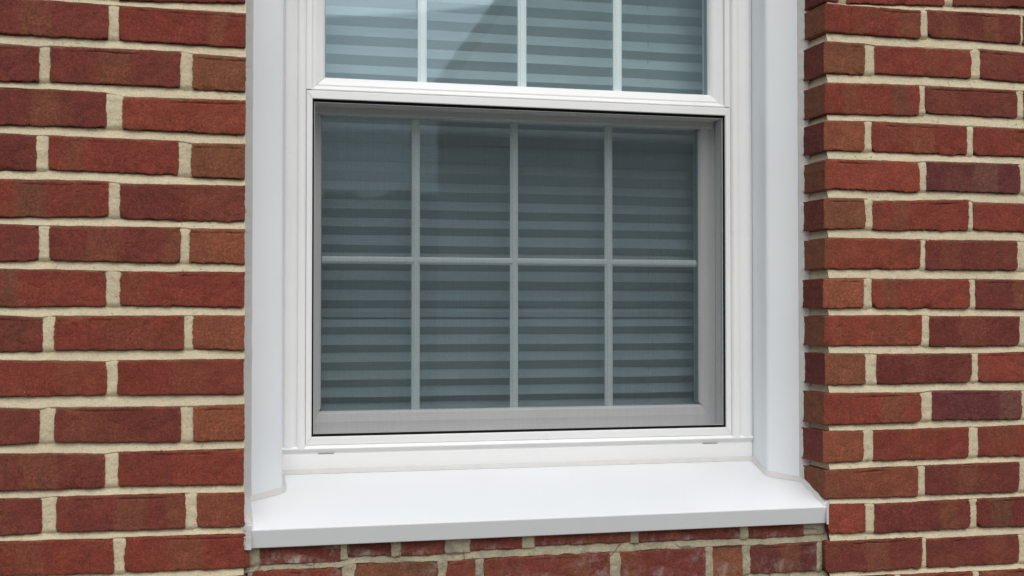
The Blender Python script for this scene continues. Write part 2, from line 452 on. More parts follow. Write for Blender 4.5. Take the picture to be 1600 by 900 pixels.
# ------------------------------------------------------------------ the brick wall
TONES = {
    'r': (0.206, 0.0435, 0.0286),
    'o2': (0.236, 0.0523, 0.0321),
    'm': (0.161, 0.0380, 0.0286),
    'd': (0.146, 0.0339, 0.0264),
    'p': (0.119, 0.0318, 0.0312),
    'b': (0.195, 0.0692, 0.0376),
    'b2': (0.200, 0.0588, 0.0341),
    'o': (0.243, 0.0752, 0.0396),
    'ol': (0.141, 0.0661, 0.0378),
    'g': (0.172, 0.0771, 0.0562),
}
X_EDGE = 0.514                # half width of the opening between the brick reveals
Z_TOP, Z_LOW, X_FAR = 2.62, 0.95, 1.34

def bond():
    """every brick of the wall: the courses in sight as they lie, then the bond carried on around them"""
    rows = {}
    for r in BRICKS:
        r = list(r)
        if r[10] and r[6] > 1.17 and r[0] == 13:          # cut under the sill
            r[5] = r[6] = 1.1735
        rows.setdefault(r[0], []).append(r)
    def shifted(r, c, dz):
        tone = rng.choice('rrmmdb') if abs(r[2] - r[1]) > 0.12 else rng.choice(('b', 'o'))
        bands = [(0.3, 0.5, 'b')] if rng.random() < 0.4 else []
        j = [rng.uniform(-.001, .001) for _ in range(4)]
        return [c, r[1] + j[0], r[2] + j[1]] + [z + dz + j[2] for z in r[3:7]] + [tone, bands, 0, 0]
    rows.setdefault(-1, []).extend(shifted(r, -1, 0.139) for r in rows[1] if r[2] < 0)
    c = -2
    while True:
        src = rows[c + 2]
        if min(r[3] for r in src) + 0.139 > Z_TOP - 0.02: break
        rows[c] = [shifted(r, c, 0.139) for r in src]
        c -= 1
    rows[15].extend(shifted(r, 15, -0.139) for r in rows[13] if r[2] < -0.5 or False)
    rows[16] = [shifted(r, 16, -0.139) for r in rows[14]]
    for c, row in rows.items():
        row.sort(key=lambda r: r[1])
        def more(side):
            e = row[0] if side < 0 else row[-1]
            zb, zt = (e[3], e[6]) if side < 0 else (e[4], e[5])
            L, J = 0.1985 + rng.uniform(-.002, .002), 0.0145 + rng.uniform(-.002, .002)
            x0, x1 = (e[1] - J - L, e[1] - J) if side < 0 else (e[2] + J, e[2] + J + L)
            k = [rng.uniform(-.0012, .0012) for _ in range(4)]
            tone = rng.choice(('r', 'r', 'm', 'm', 'd', 'b2'))
            bands = [(rng.uniform(.1, .4), rng.uniform(.45, .7), rng.choice(('b', 'b2', 'ol')))] if rng.random() < .5 else []
            return [c, x0, x1, zb + k[0], zb + k[1], zt + k[2], zt + k[3], tone, bands, 0, 0]
        while row[0][1] > -X_FAR: row.insert(0, more(-1))
        while row[-1][2] < X_FAR: row.append(more(1))
    return rows

ROWS = bond()

def steps(length, n):
    e = [0.0, 0.0007, 0.0018]
    m = [0.0018 + (length - 0.0036) * i / n for i in range(1, n)]
    return e + m + [length - x for x in reversed(e)]

def make_brick(r, seed, parent):
    c, xa, xb, z0a, z0b, z1b, z1a, tone, bands, yoff, bloom = r
    yoff *= 2.3
    bloom = min(1.0, bloom * 1.5)
    rg = random.Random(seed)
    L, H = xb - xa, (z1a + z1b - z0a - z0b) / 2
    near = xb > -1.02 and xa < 1.06 and z1a > 1.0 and z0a < 2.25
    nu = max(6, int(L / 0.0033)) if near else max(3, int(L / 0.02))
    nv = max(4, int(H / 0.0033)) if near else 3
    us, ws = steps(L, nu), steps(H, nv)
    if near:                      # closer rows where the folded lip of the moulded clay runs below the top arris
        ws = sorted(set(w for w in ws if not 0.0032 < H - w < 0.0085) | {H - 0.0043, H - 0.0052, H - 0.0061, H - 0.0072, H - 0.0085})
    fold = rg.random() < 0.62
    f0, f1 = rg.uniform(-.1, .5), rg.uniform(.5, 1.1)
    Un, Wn = len(us), len(ws)
    y0 = yoff + rg.uniform(-0.0009, 0.0009)
    tilt = rg.uniform(-0.0008, 0.0008)
    cr = [rg.choice((0.003, 0.004, 0.006, 0.008, 0.012)) * rg.uniform(0.8, 1.2) for _ in range(4)]
    corner_r = xa > 0 and abs(xa - X_EDGE) < 0.012
    corner_l = xb < 0 and abs(xb + X_EDGE) < 0.012
    if c < 13:
        if corner_r: cr[0] = cr[3] = 0.0012
        if corner_l: cr[1] = cr[2] = 0.0022
    base = Vector(TONES[tone]) * rg.uniform(0.93, 1.07)
    if yoff: base = Vector((base.x * 0.86, base.y * 1.02, base.z * 1.12)); bloom = max(bloom * 0.8, 0.3)
    brown = Vector(TONES['b'])
    offs = Vector((rg.uniform(0, 90), rg.uniform(0, 90), rg.uniform(0, 90)))
    rag = rg.uniform(0.7, 1.35)
    def colour(u, w):
        s = u / L
        p = Vector((u * 18, w * 18, 3)) + offs
        cc = base.lerp(brown, max(0.0, min(0.30, 0.6 * noise.noise(p * 0.8))))
        cc = cc * (1 + 0.16 * noise.noise(p * 1.7 + Vector((9, 9, 9))))
        wob = 0.007 * noise.noise(Vector((w * 45, 1.0, 0)) + offs) + 0.004 * noise.noise(Vector((u * 160, w * 160, 5)) + offs)
        for a, b, t in bands:
            soft = 0.007 / L
            ss = s + wob / L
            k = min(1, max(0, (ss - a) / soft + .5)) * min(1, max(0, (b - ss) / soft + .5))
            cc = cc.lerp(Vector(TONES[t]) * (1 + 0.12 * noise.noise(p * 1.3)), 0.58 * k)
        return cc
    pits = [(rg.uniform(.08, .92) * L, rg.uniform(.15, .85) * H, rg.uniform(.0025, .0055), rg.uniform(.0008, .0024)) for _ in range(rg.choice((0, 0, 1, 1, 2)))] if near else []
    verts, cols = [], []
    cx = [(0, 0), (L, 0), (L, H), (0, H)]
    def plane(u, w):
        s, t = u / L, w / H
        x = xa + u
        z = (z0a * (1 - s) + z0b * s) * (1 - t) + (z1a * (1 - s) + z1b * s) * t
        return x, z
    def shaped(u, w):
        # round the four corners
        for (qx, qz), rr in zip(cx, cr):
            du, dw = abs(u - qx), abs(w - qz)
            if du < rr and dw < rr:
                a, b = rr - du, rr - dw
                m = max(a, b)
                d = math.hypot(a, b)
                if d > 1e-9:
                    k = m / d
                    u = qx + (rr - a * k) * (1 if qx == 0 else -1)
                    w = qz + (rr - b * k) * (1 if qz == 0 else -1)
                break
        return u, w
    def ragged(u, w, dmin, ph=0.0):
        fall = max(0.0, 1 - dmin / 0.010)
        p = Vector((u * 62, w * 62, ph * 40)) + offs
        q = Vector((u * 210, w * 210, ph * 90)) + offs
        h = Vector((u * 430, w * 430, ph * 90)) + offs
        a = (0.0017 * noise.noise(p) + 0.0013 * noise.noise(q) + 0.0009 * noise.noise(h)) * rag * fall
        b = (0.0015 * noise.noise(p + Vector((31, 7, 3))) + 0.0012 * noise.noise(q + Vector((5, 17, 3))) + 0.0009 * noise.noise(h + Vector((3, 1, 8)))) * rag * fall
        return a, b
    for w in ws:
        for u in us:
            dm = min(u, L - u, w, H - w)
            uu, ww = shaped(u, w)
            da, db = ragged(u, w, dm)
            if corner_r and u < 0.01 and c < 13: da *= 0.35
            if corner_l and L - u < 0.01 and c < 13: da *= 0.55
            x, z = plane(uu + da, ww + db)
            bev = 0.0007 * max(0, 1 - dm / 0.0018) ** 1.5
            p = Vector((u * 40, w * 40, 7)) + offs
            rel = 0.0009 * noise.noise(p) + 0.0004 * noise.noise(p * 3.1)
            # a chipped spot now and then along the arris
            chip = max(0.0, noise.noise(Vector((u * 33, w * 33, 21)) + offs) - 0.42) * max(0, 1 - dm / 0.007) * 0.012
            lip = 0.0
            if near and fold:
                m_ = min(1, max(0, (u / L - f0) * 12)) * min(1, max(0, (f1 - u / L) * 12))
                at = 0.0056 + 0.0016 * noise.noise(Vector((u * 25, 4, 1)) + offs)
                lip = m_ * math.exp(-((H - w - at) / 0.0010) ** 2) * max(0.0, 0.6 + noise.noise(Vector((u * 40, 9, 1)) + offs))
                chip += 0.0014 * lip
            pit = 0.0
            for pu, pw, pr, pd in pits:
                dd = math.hypot(u - pu, w - pw) * (1 + 0.5 * noise.noise(Vector((u * 300, w * 300, 33)) + offs))
                if dd < pr:
                    k = 1 - (dd / pr) ** 2
                    chip += pd * k
                    pit = max(pit, k)
            verts.append((x, y0 + tilt * (w / H - .5) * 2 + bev - rel + chip, z))
            cc = colour(u, w)
            rim = max(0.0, 1 - dm / 0.0042) * max(0.0, min(1.0, 0.35 + 1.1 * noise.noise(Vector((u * 30, w * 30, 12)) + offs)))
            cc = cc.lerp(Vector(TONES['o']) * 1.12, 0.5 * rim)
            if pit > 0: cc = cc.lerp(Vector(TONES['o']) * 0.8, 0.5 * pit)
            cols.append(cc * (1 - 0.45 * min(1, lip)))  # shade of the fold's groove also put into the colour
    faces = []
    for j in range(Wn - 1):
        for i in range(Un - 1):
            a = j * Un + i
            faces.append((a, a + 1, a + Un + 1, a + Un))
    # the four sides, ring after ring towards the back
    ring = [(i, 0) for i in range(Un)] + [(Un - 1, j) for j in range(1, Wn)] + [(i, Wn - 1) for i in range(Un - 2, -1, -1)] + [(0, j) for j in range(Wn - 2, 0, -1)]
    prev = [j * Un + i for i, j in ring]
    first = list(prev)
    depths = [0.0045, 0.012, 0.024, 0.036, 0.048, 0.060, 0.072, 0.084, 0.1] if (corner_l or corner_r) and near else [0.006, 0.03, 0.1]
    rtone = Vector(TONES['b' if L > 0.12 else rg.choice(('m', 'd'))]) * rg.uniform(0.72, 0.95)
    for d in depths:
        cur = []
        for (i, j), f0 in zip(ring, first):
            u, w = us[i], ws[j]
            x, y, z = verts[f0]
            da, db = ragged(u, w, 0, d)
            cur.append(len(verts))
            verts.append((x + da * .3, yoff + d, z + db * .5))
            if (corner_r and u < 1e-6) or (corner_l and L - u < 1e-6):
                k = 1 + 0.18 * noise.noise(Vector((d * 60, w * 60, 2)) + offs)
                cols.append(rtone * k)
            else:
                cols.append(cols[f0])
        n = len(ring)
        for q in range(n):
            faces.append((prev[q], cur[q], cur[(q + 1) % n], prev[(q + 1) % n]))
        prev = cur
    ox, oy, oz = (xa + xb) / 2, yoff, (z0a + z1a) / 2
    verts = [(x - ox, y - oy, z - oz) for x, y, z in verts]
    me = bpy.data.meshes.new('brick')
    me.from_pydata(verts, [], faces)
    a = me.color_attributes.new('Col', 'FLOAT_COLOR', 'POINT')
    a.data.foreach_set('color', [v for cc in cols for v in (cc[0], cc[1], cc[2], 1.0)])
    me.polygons.foreach_set('use_smooth', [True] * len(me.polygons))
    me.materials.append(M_BRICK)
    o = bpy.data.objects.new('brick', me)
    o.location = (ox, oy, oz)
    if bloom: o['bloom'] = float(bloom)
    return link(o, parent)

wall = tag(empty('brick_wall'), 'red brick wall in pale mortar all around the white window', 'wall', kind='thing')
seed = 100
for c in sorted(ROWS):
    for r in ROWS[c]:
        seed += 1
        make_brick(r, seed, wall)

# --- mortar: each bed joint a strip that follows the bricks above and below it, each head joint a patch
def interp(pts, x):
    if x <= pts[0][0]: return pts[0][1]
    for (a, za), (b, zb) in zip(pts, pts[1:]):
        if x <= b:
            return za + (zb - za) * (x - a) / max(1e-6, b - a)
    return pts[-1][1]

def edge_line(row, top):
    p = []
    for r in row:
        a, b = (r[6], r[5]) if top else (r[3], r[4])
        p += [(r[1] + .002, a), (r[2] - .002, b)]
    return p

def nz(x, y, z, s, seed=0.0):
    return noise.noise(Vector((x * s + seed, y * s, z * s)))

class Sheet:
    def __init__(self): self.v, self.f = [], []
    def grid(self, rows):
        base, n = len(self.v), len(rows[0])
        for r in rows: self.v.extend(r)
        for j in range(len(rows) - 1):
            for i in range(n - 1):
                a = base + j * n + i
                self.f.append((a, a + 1, a + n + 1, a + n))

def bed_joint(sheet, lower, upper, x0, x1, reveal, rough, yo=0.0):
    """lower, upper: edge lines; reveal: the x of a brick edge where the joint turns into the opening"""
    path = []
    fine = 0.0048
    n = max(2, int((x1 - x0) / fine))
    for i in range(n + 1):
        path.append((x0 + (x1 - x0) * i / n, None))
    rows = []
    ts = [-0.30, -0.03, 0.10, 0.25, 0.42, 0.60, 0.78, 0.92, 1.03, 1.30]
    if reveal == 'left':        # right-hand block: comes out of the opening, then runs right
        pre = [(x0, 0.095 - 0.0075 * k) for k in range(13)]
        path = pre + path
    if reveal == 'right':
        path = path + [(x1, 0.005 + 0.0075 * k) for k in range(13)]
    for t in ts:
        row = []
        for x, d in path:
            za, zb = interp(lower, x), interp(upper, x)
            h = zb - za
            dd = d or 0.0
            z = za + h * t + 0.0010 * nz(x, dd, t, 55, 3) * rough
            if t < 0 or t > 1: rec = 0.0125 if (t < -.1 or t > 1.1) else 0.0030 + 0.0065 * (t > .5)
            else: rec = 0.0008 + 0.0062 * t ** 1.25
            rec += 0.0010 * nz(x, dd, z, 90, 9) * rough + 0.0012 * nz(x, dd, z, 26, 5) * rough
            rec = max(rec, 0.0004)
            if d is None: row.append((x, yo + rec, z))
            else: row.append((x + (rec if reveal == 'left' else -rec) + 0.0, max(d, rec), z))
        rows.append(row)
    sheet.grid(rows)

def head_joint(sheet, a, b, rough, yo=0.0):
    x0t, x1t, x0b, x1b = a[2], b[1], a[2], b[1]
    zt = (a[5] + b[6]) / 2 + 0.0045
    zb = (a[4] + b[3]) / 2 - 0.0045
    rows = []
    nzv = 22
    for j in range(nzv + 1):
        z = zb + (zt - zb) * j / nzv
        row = []
        for s in (-0.35, -0.04, 0.15, 0.35, 0.5, 0.65, 0.85, 1.04, 1.35):
            w = x1t - x0t
            x = x0t + w * s + 0.0008 * nz(s, 1, z, 60, x0t * 50) * rough
            cen = 1 - abs(s - .5) * 2
            rec = 0.013 if (s < -.1 or s > 1.1) else 0.0022 - 0.0014 * max(0, cen) ** .6
            rec += (0.0013 * nz(x, 2, z, 60, 4) + 0.0006 * nz(x, 2, z, 190, 8)) * rough
            rec += 0.0055 * max(0.0, 1 - j / 2.6) + 0.0022 * max(0.0, 1 - (nzv - j) / 2.6)
            row.append((x, yo + max(rec, 0.0006), z))
        rows.append(row)
    sheet.grid(rows)

ML, MR, MO = Sheet(), Sheet(), Sheet()
cs = sorted(ROWS)
IN = X_EDGE + 0.0055
def part(row, side):
    return [r for r in row if (r[2] < -X_EDGE + 0.02 if side < 0 else r[1] > X_EDGE - 0.02)]
for up, lo in zip(cs, cs[1:]):
    for side in (-1, 1):
        U, Lw = part(ROWS[up], side), part(ROWS[lo], side)
        if side < 0: bed_joint(ML, edge_line(Lw, True), edge_line(U, False), -X_FAR, -IN, 'right' if up < 13 else None, 1.0)
        else: bed_joint(MR, edge_line(Lw, True), edge_line(U, False), IN, X_FAR, 'left' if up < 13 else None, 1.0)
    if up >= 13:
        mid = [r for r in ROWS[up] if r[2] > -0.62 and r[1] < 0.62]
        mid2 = [r for r in ROWS[lo] if r[2] > -0.62 and r[1] < 0.62]
        bed_joint(MO, edge_line(mid2, True), edge_line(mid, False), -IN - .002, IN + .002, None, 2.2, 0.0105)
for c in cs:
    for a, b in zip(ROWS[c], ROWS[c][1:]):
        if c < 13 and a[2] < 0 < b[1]: continue
        mid = c >= 13 and a[2] > -X_EDGE - 0.02 and b[1] < X_EDGE + 0.03
        head_joint(MO if mid else (ML if a[2] < 0 else MR), a, b, 2.0 if mid else 1.0, 0.0105 if mid else 0.0)
for M in (ML, MR): mesh_obj('mortar', M.v, M.f, M_MORTAR, wall, smooth=True)
mo = mesh_obj('mortar', MO.v, MO.f, M_OLDMORTAR, wall, smooth=True)
mo['label'] = 'greyer rough cracked mortar under the sill'
# thin bed of mortar between the cut bricks and the sill
S = Sheet()
rows = []
for t in (0.0, 0.35, 0.7, 1.0):
    rows.append([(x, 0.0165 + 0.004 * t - 0.0015 * nz(x, 0, t, 40, 2), 1.1715 + 0.010 * t + 0.0012 * nz(x, 3, t, 70, 1)) for x in [-0.5135 + 1.027 * i / 200 for i in range(201)]])
S.grid(rows)
mesh_obj('mortar', S.v, S.f, M_OLDMORTAR, wall, smooth=True)

# masonry behind the face bricks, and the rest of the facade beyond the bricks built one by one
OPEN_X, OPEN_B, OPEN_T = 0.4535, 1.166, 2.640
for nm, a in (('wall_core', (-6, -0.5165, 0.101, 0.33, 0.0, 6.0)), ('wall_core', (0.5165, 6, 0.101, 0.33, 0.0, 6.0)),
              ('wall_core', (-0.5165, -OPEN_X, 0.185, 0.33, 0.0, 6.0)), ('wall_core', (OPEN_X, 0.5165, 0.185, 0.33, 0.0, 6.0)),
              ('wall_core', (-OPEN_X, OPEN_X, 0.101, 0.33, 0.0, OPEN_B)), ('wall_core', (-OPEN_X, OPEN_X, 0.185, 0.33, OPEN_T, 6.0)),
              ('wall_core', (-X_EDGE - .03, X_EDGE + .03, 0.032, 0.100, 0.955, 1.160))):
    box(nm, *a, M_CORE, wall)
t = NT('distant_brickwork')
bt = t.add('TexBrick')
t.l.new(t.coords(), bt.inputs['Vector'])
mp = t.add('Mapping'); mp.inputs['Rotation'].default_value = (R(-90), 0, 0)
t.l.new(t.coords(), mp.inputs['Vector']); t.l.new(mp.outputs[0], bt.inputs['Vector'])
for k, v in (('Scale', 1.0), ('Brick Width', 0.213), ('Row Height', 0.0695), ('Mortar Size', 0.006)): bt.inputs[k].default_value = v
bt.inputs['Color1'].default_value = (*TONES['r'], 1); bt.inputs['Color2'].default_value = (*TONES['m'], 1); bt.inputs['Mortar'].default_value = (0.46, 0.40, 0.29, 1)
t.bsdf(bt.outputs['Color'], 0.92, None, 0.2)
zt = max(r[6] for r in ROWS[cs[0]]) + 0.006
zb = min(r[3] for r in ROWS[cs[-1]]) - 0.006
for a in ((-6, -X_FAR - .12, zb, zt), (X_FAR + .12, 6, zb, zt), (-6, 6, 0, zb), (-6, 6, zt, 6.0)):
    box('wall_face', a[0], a[1], 0.0015, 0.0995, a[2], a[3], t.m, wall)

# ------------------------------------------------------------------ the window
win = tag(empty('sash_window'), 'white double hung sash window with grilles, insect screen and sloping sill, set in red brick', 'window', kind='thing')

def sill_z(y): return 1.2075 + 0.3725 * y

# metal-clad sill
xs = 0.5108
sill_prof = [(-0.0075, 1.2030), (-0.0070, 1.2050), (0.178, sill_z(0.178)), (0.30, sill_z(0.178)), (0.30, 1.176), (0.040, 1.1765), (0.010, 1.1745), (0.0012, 1.1735), (0.0000, 1.1745)]
ring = lambda x: [(x, y, z) for y, z in sill_prof]
a, b = ring(-xs), ring(xs)
for q in (3, 4):                                   # behind the frame the sill narrows to the opening
    a[q] = (-0.449, *sill_prof[q]); b[q] = (0.449, *sill_prof[q])
loft('sill', [a, b], M_SILL, win, bevel=0.0006)

# jamb casings wrapped in bent metal, left and right
def casing(s):
    pts = [(0.5050, 0.0885), (0.4860, 0.0960), (0.4700, 0.1028), (0.4585, 0.1083), (0.4540, 0.1108), (0.4512, 0.1140), (0.4502, 0.1180), (0.4500, 0.1240), (0.4500, 0.1800), (0.5050, 0.1800)]
    lo = [(s * x, y, sill_z(y) + 0.003) for x, y in pts]
    hi = [(s * x, y, 2.598 + (x - 0.45) * 1.0) for x, y in pts]
    o = loft('jamb_casing', [lo, hi], M_COIL, win, smooth=True)
    return o
casing(-1); casing(1)
pts = [(2.653, 0.0885), (2.634, 0.0960), (2.618, 0.1028), (2.604, 0.1095), (2.598, 0.1180), (2.598, 0.1800), (2.653, 0.1800)]
loft('head_casing', [[(-0.4505 - (z - 2.598) , y, z) for z, y in pts], [(0.4505 + (z - 2.598), y, z) for z, y in pts]], M_COIL, win)

# frame jambs with their rounded bead
def frame_jamb(s):
    prof = [(0.4490, 0.1740), (0.4440, 0.1715), (0.4432, 0.1705), (0.4400, 0.1700), (0.4325, 0.1700), (0.4300, 0.1708), (0.4265, 0.1735), (0.4235, 0.1745), (0.4222, 0.1738), (0.4214, 0.1716),
            (0.4206, 0.1698), (0.4180, 0.1686), (0.4140, 0.1684), (0.4105, 0.1690), (0.4084, 0.1702), (0.4072, 0.1720), (0.4068, 0.1742), (0.4066, 0.1800), (0.4055, 0.1815), (0.4045, 0.1880), (0.4045, 0.2470), (0.4090, 0.3200), (0.4490, 0.3200)]
    lo = [(s * x, y, 1.3125) for x, y in prof]
    hi = [(s * x, y, 2.590) for x, y in prof]
    o = loft('frame_jamb', [lo, hi], M_VINYL, win, smooth=True)
    # flat screen track beside the bead
    tr = [(0.4065, 0.1790), (0.3962, 0.1790), (0.3962, 0.1850), (0.4044, 0.1850)]
    loft('screen_track', [[(s * x, y, 1.952) for x, y in tr], [(s * x, y, 2.588) for x, y in tr]], M_VINYL, win, bevel=0.0005)
    # jamb liner seen through the screen
    jl = [(0.3930, 0.1905), (0.4042, 0.2465), (0.4043, 0.1905)]
    loft('jamb_liner', [[(s * x, y, 1.330) for x, y in jl], [(s * x, y, 1.945) for x, y in jl]], M_VINYL, win)
frame_jamb(-1); frame_jamb(1)

# frame sill: bright nose, shaded groove, upright fascia
def prism_x(name, prof, x0, x1, mat, bevel=0.0005):
    return loft(name, [[(x0, y, z) for y, z in prof], [(x1, y, z) for y, z in prof]], mat, win, bevel)
nose = [(0.1790, 1.3192), (0.1745, 1.3180), (0.1705, 1.3160), (0.1692, 1.3142), (0.1695, 1.3126), (0.1707, 1.3112), (0.1735, 1.3085), (0.1755, 1.3068), (0.1756, 1.3038), (0.1745, 1.3030), (0.1741, 1.3015),
        (0.1748, 1.2795), (0.1752, 1.2720), (0.3200, 1.2720), (0.3200, 1.3300), (0.1860, 1.3300)]
prism_x('frame_sill', nose, -0.4490, 0.4490, M_VINYL)
prism_x('frame_head', [(0.170, 2.590), (0.170, 2.574), (0.178, 2.566), (0.32, 2.566), (0.32, 2.640), (0.170, 2.640)], -0.4490, 0.4490, M_VINYL)
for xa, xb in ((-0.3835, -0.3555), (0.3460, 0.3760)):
    box('weep_slot', xa, xb, 0.1745, 0.1790, 1.3036, 1.3052, M_SLOT, win)  # solid strips, coloured dark for the shade inside the slots

# --- sashes
def grille(name, sx, sz, length, vertical, y, w, mat, parent):
    h = w / 2
    pr = [(-h, 0.0050), (-h * .97, 0.0030), (-h * .62, 0.0016), (-h * .52, 0.0022), (-h * .44, 0.0002), (h * .44, 0.0002), (h * .52, 0.0022), (h * .62, 0.0016), (h * .97, 0.0030), (h, 0.0050), (h * .9, 0.0098), (-h * .9, 0.0098)]
    if vertical: rs = [[(sx + u, y + d, sz) for u, d in pr], [(sx + u, y + d, sz + length) for u, d in pr]]
    else: rs = [[(sx + max(0, (h - abs(u)) * 0.0), y + d, sz + u) for u, d in pr], [(sx + length, y + d, sz + u) for u, d in pr]]
    return loft(name, rs, mat, parent)

def sash(name, rect, glass, stile_prof, rail_top, rail_bot, yg, bars_x, bars_z, bw, label):
    s = empty(name); s.parent = win
    s['label'] = label
    for side, pr in (('left', stile_prof), ('right', stile_prof), ('top', rail_top), ('bottom', rail_bot)):
        frame_bar('stile' if side in ('left', 'right') else 'rail', side, rect, pr, M_VINYL, s, k=(stile_prof[-4][0] / rail_bot[-3][0] if side in ('top', 'bottom') else rail_bot[-3][0] / stile_prof[-4][0]) if yg > 0.25 else 1.0)
    gx0, gx1, gz0, gz1 = glass
    for d in (0.0, 0.0165):
        box('glass_pane', gx0 - .004, gx1 + .004, yg + d, yg + d + 0.003, gz0 - .004, gz1 + .004, M_GLASS, s)
    for q in (gx0 + .0003, gx1 - .0016):
        box('spacer', q, q + .0013, yg + 0.0034, yg + 0.0162, gz0 - .003, gz1 + .003, M_SPACER, s)
    for q in (gz0 - .0012, gz1 + .0002):
        box('spacer', gx0 + .003, gx1 - .003, yg + 0.0034, yg + 0.0162, q, q + .001, M_SPACER, s)
    for x in bars_x:
        grille('muntin', x, gz0 - .001, gz1 - gz0 + .002, True, yg + 0.0045, bw, M_GRILLE, s)
    edges = [gx0 + .002] + [v for x in bars_x for v in (x - bw * .24, x + bw * .24)] + [gx1 - .002]
    for z in bars_z:
        for k in range(0, len(edges), 2):
            grille('muntin', edges[k], z, edges[k + 1] - edges[k], False, yg + 0.0044, bw * 0.86, M_GRILLE, s)
    return s

up_stile = [(0.0, 0.1880), (0.0, 0.1868), (0.0107, 0.1868), (0.0110, 0.1874), (0.0113, 0.1868), (0.0200, 0.1905), (0.0245, 0.1950), (0.0270, 0.2030), (0.0270, 0.2300), (0.0, 0.2300)]
up_rail = [(0.0, 0.1795), (0.0020, 0.1790), (0.0085, 0.1870), (0.0107, 0.1868), (0.0110, 0.1874), (0.0113, 0.1868), (0.0200, 0.1905), (0.0245, 0.1950), (0.0270, 0.2030), (0.0270, 0.2300), (0.0, 0.2300)]
sash('upper_sash', (-0.3978, 0.3978, 1.9510, 2.5640), (-0.3708, 0.3708, 1.9780, 2.5370), up_stile, up_stile, up_rail, 0.2030,
     (-0.1917, -0.0012, 0.1880), (2.2550,), 0.0170, 'outer sash with the brighter panes at the top')
box('meeting_rail', -0.3925, 0.3925, 0.1900, 0.2315, 1.9300, 1.9508, M_VINYL, win, bevel=0.0008)
box('meeting_rail', -0.3925, 0.3925, 0.2318, 0.2540, 1.9189, 1.9508, M_VINYL, win, bevel=0.0006)
lo_stile = [(0.0, 0.2475), (0.0160, 0.2470), (0.0163, 0.2476), (0.0166, 0.2470), (0.0325 - .004, 0.2500), (0.0325, 0.2555), (0.0325, 0.2800), (0.0, 0.2800)]
lo_bot = [(0.0, 0.2475), (0.0250, 0.2455), (0.0253, 0.2462), (0.0256, 0.2455), (0.0410, 0.2490), (0.0450, 0.2555), (0.0450, 0.2800), (0.0, 0.2800)]
lo_top = [(0.0, 0.2475), (0.0250, 0.2455), (0.0253, 0.2462), (0.0256, 0.2455), (0.0410, 0.2490), (0.0450, 0.2555), (0.0450, 0.2800), (0.0, 0.2800)]
sash('lower_sash', (-0.4042, 0.4042, 1.3280, 1.9635), (-0.3717, 0.3717, 1.3730, 1.9185), lo_stile, lo_top, lo_bot, 0.2555,
     (-0.1940, -0.0032, 0.1873), (1.6518,), 0.0158, 'inner sash behind the insect screen')

# --- insect screen
sc = empty('insect_screen'); sc.parent = win
rect = (-0.4060, 0.4060, 1.3190, 1.9500)
side = [(0.0, 0.1785), (0.0006, 0.1768), (0.0098, 0.1762), (0.0106, 0.1768), (0.0108, 0.1860), (0.0, 0.1860)]
def bar(name, s, w):
    k = w / 0.0108
    pr = [(u * k, y) for u, y in side]
    x0, x1, z0, z1 = rect
    g = 0.00022
    if s in ('top', 'bottom'):
        a, b = [], []
        for (u, y), (us, _) in zip(pr, side):
            z = z0 + u if s == 'bottom' else z1 - u
            a.append((x0 + us + g, y, z)); b.append((x1 - us - g, y, z))
    else:
        a, b = [], []
        kz = 0.0153 / 0.0108
        for u, y in side:
            x = x0 + u if s == 'left' else x1 - u
            a.append((x, y, z0 + u * kz + g)); b.append((x, y, z1 - u * kz - g))
    return loft(name, [a, b], M_VINYL, sc, bevel=0.0005)
bar('screen_frame', 'top', 0.0153); bar('screen_frame', 'bottom', 0.0153); bar('screen_frame', 'left', 0.0108); bar('screen_frame', 'right', 0.0108)
inner = (-0.3952, 0.3952, 1.3343, 1.9347)
for s in ('left', 'right', 'top', 'bottom'):
    gw = {'top': 0.0046, 'bottom': 0.0042}.get(s, 0.0031)
    frame_bar('gasket', s, inner, [(0.0, 0.1800), (gw, 0.1832), (gw, 0.1890), (0.0, 0.1890)], M_GASKET, sc, bevel=0, gap=0)
    frame_bar('mesh_channel', s, inner, [(gw + .0001, 0.1828), (gw + .0012, 0.1828), (gw + .0014, 0.1880), (gw + .0001, 0.1880)], M_LIP, sc, bevel=0, gap=0)
v = [(inner[0] + .0045, 0.1852, inner[2] + .0045), (inner[1] - .0045, 0.1852, inner[2] + .0045), (inner[1] - .0045, 0.1852, inner[3] - .0045), (inner[0] + .0045, 0.1852, inner[3] - .0045)]
mesh_obj('screen_mesh', v, [(0, 1, 2, 3)], M_MESH, sc)

# --- sealant
def bead(name, path, wid, up, seed, lab=None):
    """flattened ragged strip: path of (x, y, z, nx, ny) on the sill; leans from the wall foot (height up) out over the sill (wid)"""
    rows = []
    for t in (0.0, 0.25, 0.55, 0.8, 1.0):
        row = []
        for i, (x, y, nx, ny) in enumerate(path):
            k = 1 + 0.10 * nz(x, y, 0, 30, seed)
            o = wid * k * t
            px_, py_ = x + nx * o, y + ny * o
            z = sill_z(py_) + up * k * (1 - t) ** 1.35 + (0.0004 if t == 1 else 0.0006)
            if t == 0: px_, py_ = x - nx * .0015, y - ny * .0015
            row.append((px_, py_, z))
        rows.append(row)
    s = Sheet(); s.grid(rows)
    o = mesh_obj(name, s.v, s.f, M_SEAL, win, smooth=True)
    return o
def dense(pts, step=0.003):
    out = []
    for (x0, y0, a0, b0), (x1, y1, a1, b1) in zip(pts, pts[1:]):
        n = max(1, int(math.hypot(x1 - x0, y1 - y0) / step))
        for i in range(n):
            k = i / n
            out.append((x0 + (x1 - x0) * k, y0 + (y1 - y0) * k, a0 + (a1 - a0) * k, b0 + (b1 - b0) * k))
    out.append(pts[-1])
    return out
